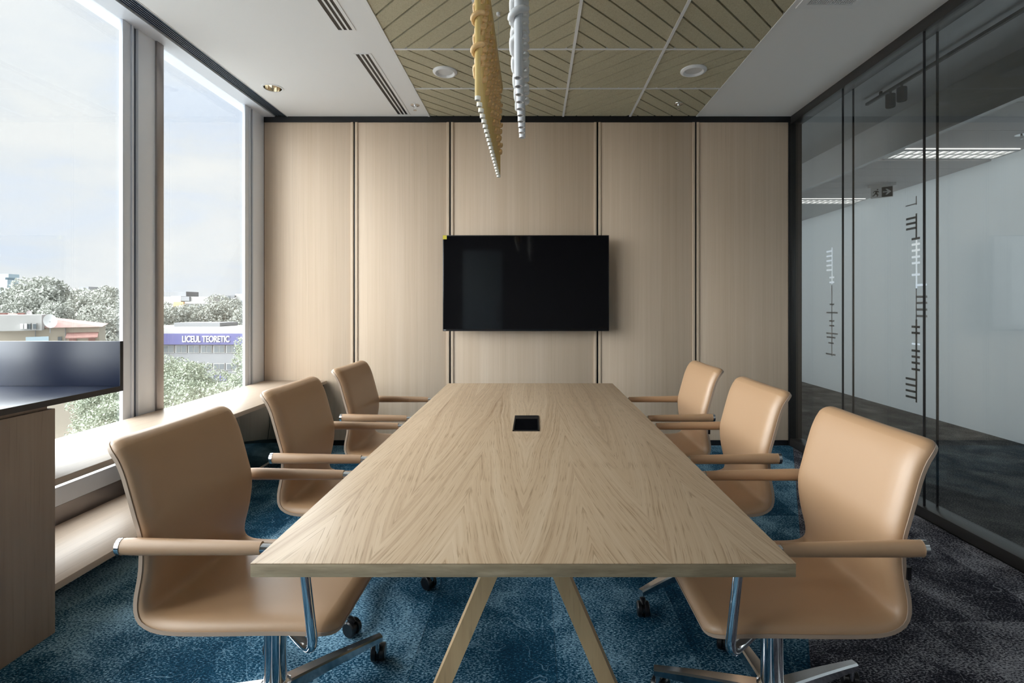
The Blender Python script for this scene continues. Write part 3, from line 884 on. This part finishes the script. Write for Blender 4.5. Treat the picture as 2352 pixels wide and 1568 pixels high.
        cm.tube([cp + Vector((0, 0, 0.082)), cp + Vector((0, 0, 0.040))], 0.0075, 10, m=1)
        ctr = cp + D * 0.018 + Vector((0, 0, 0.029))
        for sd in (-1, 1):
            cm.tube([ctr + W_ * (sd * h) for h in (0.006, 0.008, 0.020, 0.024)], [0.026, 0.029, 0.029, 0.025], 18)
        cm.tube([ctr + W_ * (-0.006), ctr + W_ * 0.006], 0.022, 12)
        hood = [cp + Vector((0, 0, 0.062)), cp + D * 0.012 + Vector((0, 0, 0.060)), cp + D * 0.03 + Vector((0, 0, 0.048))]
        cm.tube(hood, [0.012, 0.012, 0.008], 10, ry=[0.006, 0.008, 0.008])
        cm.build('caster', [M['plastic'], M['polished']], base, local=True)
    return root
proto = make_chair()
LXC, RXC = -0.780, 0.717
chairs = [
    (LXC, 1.515, 0, 45, 'tan leather chair on the window side, beside the navy topped counter'),
    (LXC, 2.235, 0, -77, 'tan leather chair on the window side, between two others of its row'),
    (LXC, 2.945, 0, 20, 'tan leather chair on the window side, next to the oak wall'),
    (RXC, 1.505, 180, 20, 'tan leather chair on the glass partition side, farthest from the television'),
    (RXC, 2.230, 180, 215, 'tan leather chair on the glass partition side, middle of its row'),
    (RXC, 2.945, 180, 50, 'tan leather chair on the glass partition side, next to the oak wall'),
]
for i, (cx, cy, rz, br, lab) in enumerate(chairs):
    o = proto if i == 0 else copy_tree(proto)
    o.location = (cx, cy, 0); o.rotation_euler = (0, 0, math.radians(rz)); o['label'] = lab
    for ch in o.children:
        if ch.name.startswith('star_base'):
            ch.rotation_euler = (0, 0, math.radians(br - rz))

# ================================================================== hanging tube lamps
def tube_lamp(name, label, xc, zb, zt, y0, n, pitch, r, tmat, cmat, rmat, weft, phase):
    t = thing(name, (xc, y0, zb), label, 'pendant lamp')
    y1 = y0 + (n - 1) * pitch
    seg = 16
    for i in range(n):
        yy = y0 + i * pitch
        mb_ = MB()
        mb_.lathe([(r, zt), (r, zb + 0.014)], (xc, yy, 0), seg, cap=False, m=0)
        mb_.lathe([(r, zb + 0.014), (r, zb), (r * 0.72, zb)], (xc, yy, 0), seg, cap=False, m=1)
        mb_.lathe([(r * 0.72, zb), (r * 0.72, zb + 0.05), (0.0, zb + 0.05)], (xc, yy, 0), seg, cap=False, m=2)
        mb_.build('tube', [M[tmat], M['cream_tip'] if tmat == 'gold_tube' else M[tmat], M['cream_tip'] if tmat == 'gold_tube' else M[tmat]], t, smooth=40)
    # cords woven in and out of the tubes
    for k, zz in enumerate(weft):
        pts = []
        m_ = (n - 1) * 8
        side0 = math.cos(PI * (k % 2) + phase)
        if side0 < 0:      # the cord loops round the front of the first tube
            for q in range(9):
                th = -PI * q / 8.0 + 0.35 * (1 - q / 8.0)
                pts.append((xc + r * 1.75 * math.cos(th), y0 + r * 1.75 * math.sin(th), zz + 0.020 - 0.028 * q / 8.0))
        for j in range(1 if side0 < 0 else 0, m_ + 3):
            ph = j / 8.0
            sg = math.cos(PI * ph + PI * (k % 2) + phase)
            sx = max(-1, min(1, sg * 1.35))
            pts.append((xc + sx * (r * 1.55), y0 + ph * pitch, zz + 0.016 * math.sin(PI * ph + PI * (k % 2) + phase)))
        rr_c = [r * 0.85] * len(pts); rr_c[0] = r * 0.45; rr_c[-1] = r * 0.45
        MB().tube(pts, rr_c, 12).build('woven_cord', M[cmat], t, smooth=60)
    MB().tube([(xc + 0.012, y0 - 0.05, zt), (xc + 0.012, y1 + 0.03, zt), (xc + 0.012, y1 + 0.04, zt)], [r * 1.2, r * 1.2, r * 0.7], 14).build('rail', M[rmat], t)
    for yy in (y0 + 0.1, y1 - 0.02):
        MB().tube([(xc, yy, zt), (xc, yy, H - 0.012)], 0.0007, 6).build('suspension_wire', M['steel_wire'], t)
        MB().lathe([(0.0, H - 0.014), (0.010, H - 0.014), (0.012, H + 0.003), (0.0, H + 0.003)], (xc, yy, 0), 14).build('ceiling_cap', M['white_gloss'], t)
tube_lamp('tube_pendant_lamp', 'hanging lamp of amber tubes laced with woven cords', -0.203, 2.00, 2.53, 1.83, 20, 0.0575, 0.0108,
          'gold_tube', 'peach_cord', 'gold_tube', [2.13 + i * 0.058 for i in range(7)], 0.0)
tube_lamp('tube_pendant_lamp', 'shorter hanging lamp of white tubes laced with white cords', -0.043, 1.90, 2.46, 1.43, 10, 0.0565, 0.0120,
          'white_tube', 'white_cord', 'white_tube', [2.02 + i * 0.058 for i in range(7)], 0.0)

# ================================================================== ceiling fittings
def downlight(x, y, ro, label, mirrored=False):
    t = thing('downlight', (x, y, H), label, 'downlight', 'recessed ceiling downlights')
    if mirrored:
        MB().lathe([(0.064, H + 0.012), (0.064, H - 0.001), (0.066, H - 0.004), (0.078, H - 0.003), (0.079, H - 0.0002)], (x, y, 0), 40, cap=False).build('rim', M['white_gloss'], t)
        MB().lathe([(0.0635, H - 0.001), (0.062, H + 0.03), (0.052, H + 0.07), (0.035, H + 0.09), (0.0, H + 0.09)], (x, y, 0), 40, cap=False).build('reflector', M['reflector'], t)
    else:
        MB().lathe([(ro, H + 0.002), (ro, H - 0.004), (ro - 0.003, H - 0.008), (ro * 0.80, H - 0.014), (ro * 0.76, H - 0.013), (ro * 0.66, H + 0.0005)], (x, y, 0), 40, cap=False).build('rim', M['white_gloss'], t)
        MB().lathe([(ro * 0.67, H + 0.001), (0.0, H + 0.0005)], (x, y, 0), 40, cap=False).build('diffuser', M['diffuser'], t)
downlight(-2.03, 3.90, 0.07, 'mirrored downlight recessed in the white ceiling by the windows', True)
downlight(-0.640, 3.63, 0.088, 'white round downlight in the wood wool tiles, on the window side')
downlight(1.155, 3.61, 0.092, 'white round downlight in the wood wool tiles, on the glass partition side')

def sprinkler(x, y, label):
    t = thing('sprinkler', (x, y, H), label, 'sprinkler', 'ceiling sprinklers')
    MB().lathe([(0.0, H - 0.005), (0.022, H - 0.004), (0.038, H - 0.001), (0.039, H + 0.003)], (x, y, 0), 28, cap=False).build('escutcheon', M['chrome'], t)
    MB().lathe([(0.0, H - 0.012), (0.010, H - 0.012), (0.012, H - 0.003)], (x, y, 0), 16, cap=False).tube([(x - 0.009, y, H - 0.01), (x - 0.009, y, H - 0.032), (x, y, H - 0.042)], 0.0022, 8).tube([(x + 0.009, y, H - 0.01), (x + 0.009, y, H - 0.032), (x, y, H - 0.042)], 0.0022, 8).tube([(x, y, H - 0.01), (x, y, H - 0.04)], 0.0022, 8).build('frame_arms', M['chrome'], t)
    MB().lathe([(0.0, H - 0.046), (0.014, H - 0.045), (0.014, H - 0.043), (0.0, H - 0.042)], (x, y, 0), 18, cap=False).build('deflector', M['chrome'], t)
sprinkler(-1.0, 4.23, 'small chrome sprinkler in the white ceiling beside a slot diffuser')
sprinkler(1.222, 4.21, 'small chrome sprinkler in the wood wool tiles above the oak wall')
sp3 = (3.95, 4.05)
t = thing('sprinkler', (4.33, 4.45, CH), 'small chrome sprinkler in the corridor ceiling', 'sprinkler', 'ceiling sprinklers')
MB().lathe([(0.0, CH - 0.006), (0.03, CH - 0.005), (0.045, CH - 0.001), (0.045, CH)], (4.0, 4.10, 0), 24, cap=False).build('escutcheon', M['chrome'], t)
MB().tube([(4.0, 4.10, CH - 0.004), (4.0, 4.10, CH - 0.035)], 0.009, 10).build('frame_arms', M['chrome'], t)

def slot_diffuser(y0, y1, label):
    t = thing('slot_diffuser', (-1.145, (y0 + y1) / 2, H), label, 'air vent', 'slot diffusers in the white ceiling')
    x0 = -1.205
    MB().box(x0, x0 + 0.098, y0, y1, H - 0.0012, H + 0.002).build('backing', M['black'], t, smooth=0)
    for i in range(4):
        a = x0 + i * 0.0315 - (0.004 if i == 0 else 0)
        w = 0.012 if i < 3 else 0.020
        MB().box(a, a + w, y0, y1, H - 0.0035, H + 0.001).build('slot_bar', M['white_gloss'], t, smooth=0)
    for yy in (y0 - 0.006, y1):
        MB().box(x0 - 0.004, x0 + 0.1145, yy, yy + 0.006, H - 0.0035, H + 0.001).build('end_bar', M['white_gloss'], t, smooth=0)
slot_diffuser(3.37, 4.43, 'black three-slot air diffuser in the white ceiling, next to the oak wall')
slot_diffuser(1.95, 3.075, 'black three-slot air diffuser in the white ceiling, away from the oak wall')

vt = thing('air_grille', (1.66, 2.65, H), 'square white air grille in the ceiling near the glass partition', 'air vent')
vx0, vx1, vy0, vy1 = 1.49, 1.83, 2.50, 2.845
MB().box(vx0 + 0.02, vx1 - 0.02, vy0 + 0.02, vy1 - 0.02, H - 0.002, H + 0.002).build('backing', M['gasket'], vt, smooth=0)
fr = MB()
for b in ((vx0, vx1, vy0, vy0 + 0.04), (vx0, vx1, vy1 - 0.04, vy1), (vx0, vx0 + 0.04, vy0 + 0.04, vy1 - 0.04), (vx1 - 0.04, vx1, vy0 + 0.04, vy1 - 0.04)):
    fr.box(b[0], b[1], b[2], b[3], H - 0.009, H + 0.001)
fr.build('frame', M['white_gloss'], vt, smooth=0)
for i in range(21):
    u = vx0 + 0.044 + i * 0.0126
    MB().box(u - 0.0016, u + 0.0016, vy0 + 0.04, vy1 - 0.04, H - 0.007, H).build('grille_bar', M['white_gloss'], vt, smooth=0)
    v_ = vy0 + 0.044 + i * 0.01285
    MB().box(vx0 + 0.04, vx1 - 0.04, v_ - 0.0016, v_ + 0.0016, H - 0.0065, H).build('grille_bar', M['white_gloss'], vt, smooth=0)

# ================================================================== outside
GZ = -14.0
gd = MB().box(-700, -3.2, -400, 700, GZ - 1, GZ).build('ground', M['ground'], smooth=0)
tag(gd, 'pale ground and road far below the windows', kind='structure')

def crown_mesh(seed, rx, rz, n, leaf, mat):
    rs = np.random.RandomState(seed)
    lob = []
    for i in range(16):
        d = rs.normal(size=3); d /= np.linalg.norm(d)
        k = 0.35 + 0.35 * rs.rand()
        lob.append((d[0] * rx * k, d[1] * rx * k, d[2] * rz * k, rx * (0.34 + 0.2 * rs.rand()), rz * (0.32 + 0.2 * rs.rand())))
    V, Fc = [], []
    for i in range(n):
        lx, ly, lz, lr, lrz = lob[rs.randint(16)]
        d = rs.normal(size=3); d /= np.linalg.norm(d)
        rr = 0.75 + 0.3 * rs.rand()
        c = np.array((lx + d[0] * lr * rr, ly + d[1] * lr * rr, lz + d[2] * lrz * rr))
        a = rs.normal(size=3); a /= np.linalg.norm(a)
        b = np.cross(a, rs.normal(size=3)); b /= np.linalg.norm(b)
        s1, s2 = leaf * (0.6 + 0.8 * rs.rand()), leaf * (0.35 + 0.5 * rs.rand())
        k = len(V)
        V += [tuple(c - a * s1), tuple(c + b * s2), tuple(c + a * s1), tuple(c - b * s2)]
        Fc.append((k, k + 1, k + 2, k + 3))
    me = bpy.data.meshes.new('crown')
    me.from_pydata(V, [], Fc); me.materials.append(mat); me.update()
    return me
crowns = [crown_mesh(11 + i, 4.5, 4.0, 9000, 0.20, M['leaf']) for i in range(3)]
crowns_near = [crown_mesh(31 + i, 3.2, 3.2, 9500, 0.105, M['leaf_near']) for i in range(3)]
trunk_me = MB().tube([(0, 0, 0), (0.1, 0, 0.4), (0.05, 0.1, 0.8), (0.2, 0.05, 1.0)], [0.035, 0.028, 0.02, 0.008], 8).mesh('trunk', M['bark'])
def tree(px, py, Y, sc_, label, group, near=False, i=0):
    c = at(px, py, Y)
    t = thing('leafy_tree', (c.x, c.y, GZ), label, 'tree', group)
    cr = bpy.data.objects.new('crown', (crowns_near if near else crowns)[i % 3]); COL.objects.link(cr)
    cr.parent = t; cr.location = (0, 0, c.z - GZ); cr.scale = (sc_, sc_, sc_); cr.rotation_euler = (0, 0, i * 1.7)
    tk = bpy.data.objects.new('trunk', trunk_me); COL.objects.link(tk)
    tk.parent = t; hh = c.z - GZ; tk.scale = (hh * 0.9, hh * 0.9, hh + 0.5)
i = 0
for (px, py, Y, s) in [(-60, 700, 128, 1.6), (5, 708, 104, 1.25), (50, 698, 128, 1.6), (105, 702, 104, 1.4), (160, 708, 126, 1.5), (205, 724, 100, 1.2), (262, 718, 124, 1.5), (300, 725, 98, 1.1), (228, 762, 74, 0.95), (278, 768, 88, 1.0), (335, 740, 112, 1.2), (-20, 728, 84, 0.95), (62, 726, 84, 0.95), (140, 734, 82, 0.9)]:
    tree(px, py, Y, s, 'grey green tree in the wood behind the red roofed house', 'trees behind the red roofed house', False, i); i += 1
for (px, py, Y, s) in [(372, 735, 122, 1.15), (410, 742, 104, 0.9), (445, 733, 130, 1.2), (492, 728, 110, 1.15), (530, 732, 136, 1.3), (572, 740, 108, 1.1), (612, 738, 134, 1.3)]:
    tree(px, py, Y, s, 'grey green tree between the school and the pale far buildings', 'trees behind the school', False, i); i += 1
for (px, py, Y, s) in [(380, 872, 60, 1.0), (425, 900, 50, 1.0), (490, 915, 58, 1.05), (548, 912, 48, 0.9), (604, 812, 66, 1.1), (604, 850, 54, 1.0), (385, 945, 40, 0.9), (460, 960, 38, 0.95), (535, 960, 38, 0.9), (348, 905, 42, 0.8)]:
    tree(px, py, Y, s, 'bright leafy tree standing in front of the school', 'trees in front of the school', True, i); i += 1
for (px, py, Y, s) in [(240, 940, 37, 0.7), (292, 930, 36, 0.7), (215, 968, 36, 0.45), (265, 1010, 30, 0.75), (165, 1090, 26, 0.7), (225, 1075, 22, 0.55)]:
    tree(px, py, Y, s, 'bright leafy tree beside the road below the windows', 'trees by the road', True, i); i += 1

def pbox(mb_, p0, p1, Y, depth, m=0):
    """box whose front face spans the photo rectangle p0-p1 on the plane Y"""
    a, b = at(p0[0], p0[1], Y), at(p1[0], p1[1], Y)
    return mb_.box(min(a.x, b.x), max(a.x, b.x), Y, Y + depth, min(a.z, b.z), max(a.z, b.z), m)
# --- school
SY = 80.0
a = at(300, 755, SY)
sch = thing('school_building', (a.x, SY, GZ), 'grey school with purple sign band reading LICEUL TEORETIC', 'building')
b0, b1 = at(280, 757, SY), at(700, 757, SY)
MB().box(b0.x, b1.x, SY, SY + 9, GZ, b0.z).build('wall', M['far_grey'], sch, smooth=0)
pbox(MB(), (278, 752), (702, 766), SY - 0.5, 10).build('roof', M['render_white'], sch, smooth=0)
pbox(MB(), (400, 741), (505, 753), SY + 3, 5).build('roof_house', M['far_grey'], sch, smooth=0)
band = pbox(MB(), (290, 766), (690, 791), SY - 0.7, 0.68).build('sign_band', M['sign_purple'], sch, smooth=0)
def text_obj(txt, x, y, z, size, ext, name, mat, parent):
    cu = bpy.data.curves.new(name, 'FONT')
    cu.body = txt; cu.size = size; cu.extrude = ext; cu.offset = 0.013 * size; cu.align_x = 'LEFT'; cu.align_y = 'CENTER'
    tmp = bpy.data.objects.new(name, cu); COL.objects.link(tmp)
    dg = bpy.context.evaluated_depsgraph_get()
    me = bpy.data.meshes.new_from_object(tmp.evaluated_get(dg))
    bpy.data.objects.remove(tmp)
    me.materials.clear(); me.materials.append(mat)
    w = max(v.co.x for v in me.vertices)
    o = bpy.data.objects.new(name, me); COL.objects.link(o)
    o.parent = parent
    acc = Vector((0, 0, 0)); q = parent
    while q is not None: acc += q.location; q = q.parent
    o.location = Vector((x, y, z)) - acc
    o.rotation_euler = (PI / 2, 0, 0)
    return o, w
tl, tr_ = at(418, 779, SY - 0.8), at(527, 779, SY - 0.8)
lo, lw = text_obj('LICEUL TEORETIC', tl.x, SY - 0.8, tl.z, 1.38, 0.06, 'sign_lettering', M['sign_white'], band)
lo.scale = ((tr_.x - tl.x) / lw, 1, 1)
for row, (ya, yb) in enumerate(((793, 810), (834, 849))):
    for k in range(9):
        xa = 345 + k * 29
        wd = pbox(MB(), (xa, ya), (xa + 26, yb), SY - 0.15, 0.14).build('window', M['render_white'], sch, smooth=0)
        for q in range(2):
            pbox(MB(), (xa + 1.5 + q * 12.2, ya + 1.5), (xa + 12 + q * 12.2, yb - 1), SY - 0.2, 0.05).build('pane', M['win_dark'], wd, smooth=0)
pbox(MB(), (470, 862), (520, 873), SY - 0.7, 0.68).build('canopy_band', M['sign_purple'], sch, smooth=0)
# --- house with the red roof
HY = 46.0
e0, e1, r0 = at(-60, 752, HY), at(228, 747, HY), at(60, 717, HY + 5)
hs = thing('old_house', (e1.x, HY, GZ), 'old cream house with red roof, chimneys and satellite dishes', 'building')
ez = at(100, 750, HY).z
MB().box(e0.x, e1.x, HY, HY + 10, GZ, ez).build('wall', M['render_cream'], hs, smooth=0)
rz_ = at(100, 717, HY + 5).z
rl, rr_ = at(30, 717, HY + 5).x, at(130, 720, HY + 5).x
ov = 0.3
MB().add([(e0.x - ov, HY - ov, ez), (e1.x + ov, HY - ov, ez), (e1.x + ov, HY + 10 + ov, ez), (e0.x - ov, HY + 10 + ov, ez), (rl - 3, HY + 5, rz_), (rr_, HY + 5, rz_)],
         [(0, 1, 5, 4), (1, 2, 5), (2, 3, 4, 5), (3, 0, 4), (3, 2, 1, 0)]).build('roof', M['roof_red'], hs, smooth=0)
for (px, py, pw, ph) in ((56, 709, 20, 9), (98, 717, 17, 9), (135, 717, 13, 13)):
    pbox(MB(), (px - pw / 2, py), (px + pw / 2, py + ph + 10), HY + 4.4, 0.7).build('chimney', M['roof_red'], hs, smooth=0)
pbox(MB(), (-60, 722), (62, 756), HY - 1.6, 3.2).build('dormer', M['render_white'], hs, smooth=0)
for px in (30, 42):
    w_ = pbox(MB(), (px - 5, 740), (px + 5, 754), HY - 1.75, 0.14).build('window', M['render_white'], hs, smooth=0)
    pbox(MB(), (px - 3.5, 742), (px + 3.5, 752.5), HY - 1.8, 0.05).build('pane', M['win_dark'], w_, smooth=0)
for px in (12, 20):
    pbox(MB(), (px - 3, 741), (px + 3, 752), HY - 1.9, 0.3).build('air_unit', M['sign_white'], hs, smooth=0)
for (px, pw) in ((103, 8), (134, 9)):
    pbox(MB(), (px - pw / 2, 771), (px + pw / 2, 790), HY - 0.1, 0.12).build('window', M['win_dark'], hs, smooth=0)
for (x0_, x1_) in ((155, 172), (200, 216)):
    pbox(MB(), (x0_, 770), (x1_, 790), HY - 0.1, 0.12).build('window', M['roof_red'], hs, smooth=0)
q0, q1 = at(152, 762, HY), at(226, 772, HY)
MB().add([(q0.x, HY, q0.z), (q1.x, HY, q0.z), (q1.x, HY - 1.2, q1.z), (q0.x, HY - 1.2, q1.z), (q0.x, HY, q0.z - 0.08), (q1.x, HY, q0.z - 0.08), (q1.x, HY - 1.2, q1.z - 0.08), (q0.x, HY - 1.2, q1.z - 0.08)],
         [(0, 1, 2, 3), (7, 6, 5, 4), (0, 4, 5, 1), (1, 5, 6, 2), (2, 6, 7, 3), (3, 7, 4, 0)]).build('awning', M['roof_red'], hs, smooth=0)
for px in (83, 149):
    u, v_ = at(px, 752, HY), at(px, 800, HY)
    MB().tube([(u.x, HY - 0.1, u.z), (u.x, HY - 0.1, v_.z)], 0.045, 8).build('drainpipe', M['far_grey'], hs)
pbox(MB(), (24, 770), (74, 783), HY - 1.75, 0.2).build('glazed_porch', M['far_glass'], hs, smooth=0)
def dish(px, py, Y, r, name):
    c = at(px, py, Y)
    mbd = MB()
    n_ = Vector((0.35, -0.85, 0.35)).normalized()
    a_ = n_.cross(Vector((0, 0, 1))).normalized(); b_ = a_.cross(n_)
    rows_ = []
    for k in range(6):
        rad = r * k / 5 if k else 0.001
        rows_.append([tuple(c + n_ * (0.25 * rad * rad / r) + a_ * (rad * math.cos(2 * PI * j / 20)) + b_ * (rad * math.sin(2 * PI * j / 20))) for j in range(20)])
    mbd.grid(rows_, closed=True)
    d_ = mbd.build(name, M['sign_white'], hs, fix=False)
    MB().tube([c, c - Vector((0, -0.3, r * 1.6))], 0.04, 6).build('dish_mast', M['far_grey'], d_)
dish(71, 737, HY - 2.0, 0.62, 'satellite_dish')
dish(145, 718, HY + 4.0, 0.26, 'satellite_dish')
hs.rotation_euler = (0, 0, math.radians(38)); hs.scale = (0.72, 1, 1)
# --- far buildings
def far(name, label, Y, blocks, base_px, wins=()):
    a_ = at(base_px[0], base_px[1], Y)
    t_ = thing(name, (a_.x, Y, GZ), label, 'building')
    for (p0, p1, mat, nm, d0) in blocks:
        u, v_ = at(p0[0], p0[1], Y), at(p1[0], p1[1], Y)
        MB().box(u.x, v_.x, Y + d0, Y + d0 + 8, min(v_.z, u.z) if nm != 'wall' else GZ, u.z).build(nm, M[mat], t_, smooth=0)
    for (p0, p1) in wins:
        pbox(MB(), p0, p1, Y - 0.3, 0.3).build('window', M['win_dark'], t_, smooth=0)
    return t_
far('office_tower', 'pale blue glass tower on the far skyline', 380, [((-40, 642), (17, 660), 'far_glass', 'wall', 0), ((-40, 629), (21, 637), 'far_glass', 'roof', -0.5), ((-40, 637), (12, 642), 'far_glass', 'neck', 0)], (0, 660))
far('flat_roofed_building', 'low white building with flat roof among the treetops', 230, [((165, 670), (236, 690), 'render_white', 'wall', 0), ((160, 668), (240, 672), 'sign_white', 'roof', -0.5), ((177, 658), (199, 668), 'far_grey', 'roof_block', 1), ((155, 666), (171, 669), 'far_grey', 'parapet', 1)], (200, 690),
    [((175 + k * 10, 675), (182 + k * 10, 682)) for k in range(5)])
far('warehouse', 'long pale building with an orange panel behind the trees', 210, [((340, 681), (480, 700), 'render_white', 'wall', 0), ((340, 693), (478, 697), 'sign_white', 'roof', -0.7), ((397, 680), (419, 693), 'sign_white', 'white_block', -1), ((404, 693), (427, 714), 'far_orange', 'orange_panel', -1.5), ((419, 681), (438, 691), 'far_grey', 'grey_block', -0.9), ((340, 669), (416, 682), 'far_grey', 'rear_block', 3)], (400, 700),
    [((432 + k * 11, 699), (438 + k * 11, 706)) for k in range(4)])
far('hall_building', 'pale long hall with grey upper storey on the skyline', 232, [((476, 690), (640, 705), 'render_white', 'wall', 0), ((470, 689), (640, 694), 'far_grey', 'roof', -0.6), ((494, 678), (533, 690), 'far_grey', 'upper_storey', 2), ((531, 674), (640, 690), 'render_white', 'upper_block', 3)], (500, 705),
    [((500 + k * 8, 679.5), (504 + k * 8, 688)) for k in range(4)] + [((520 + k * 12, 702), (526 + k * 12, 707)) for k in range(4)])
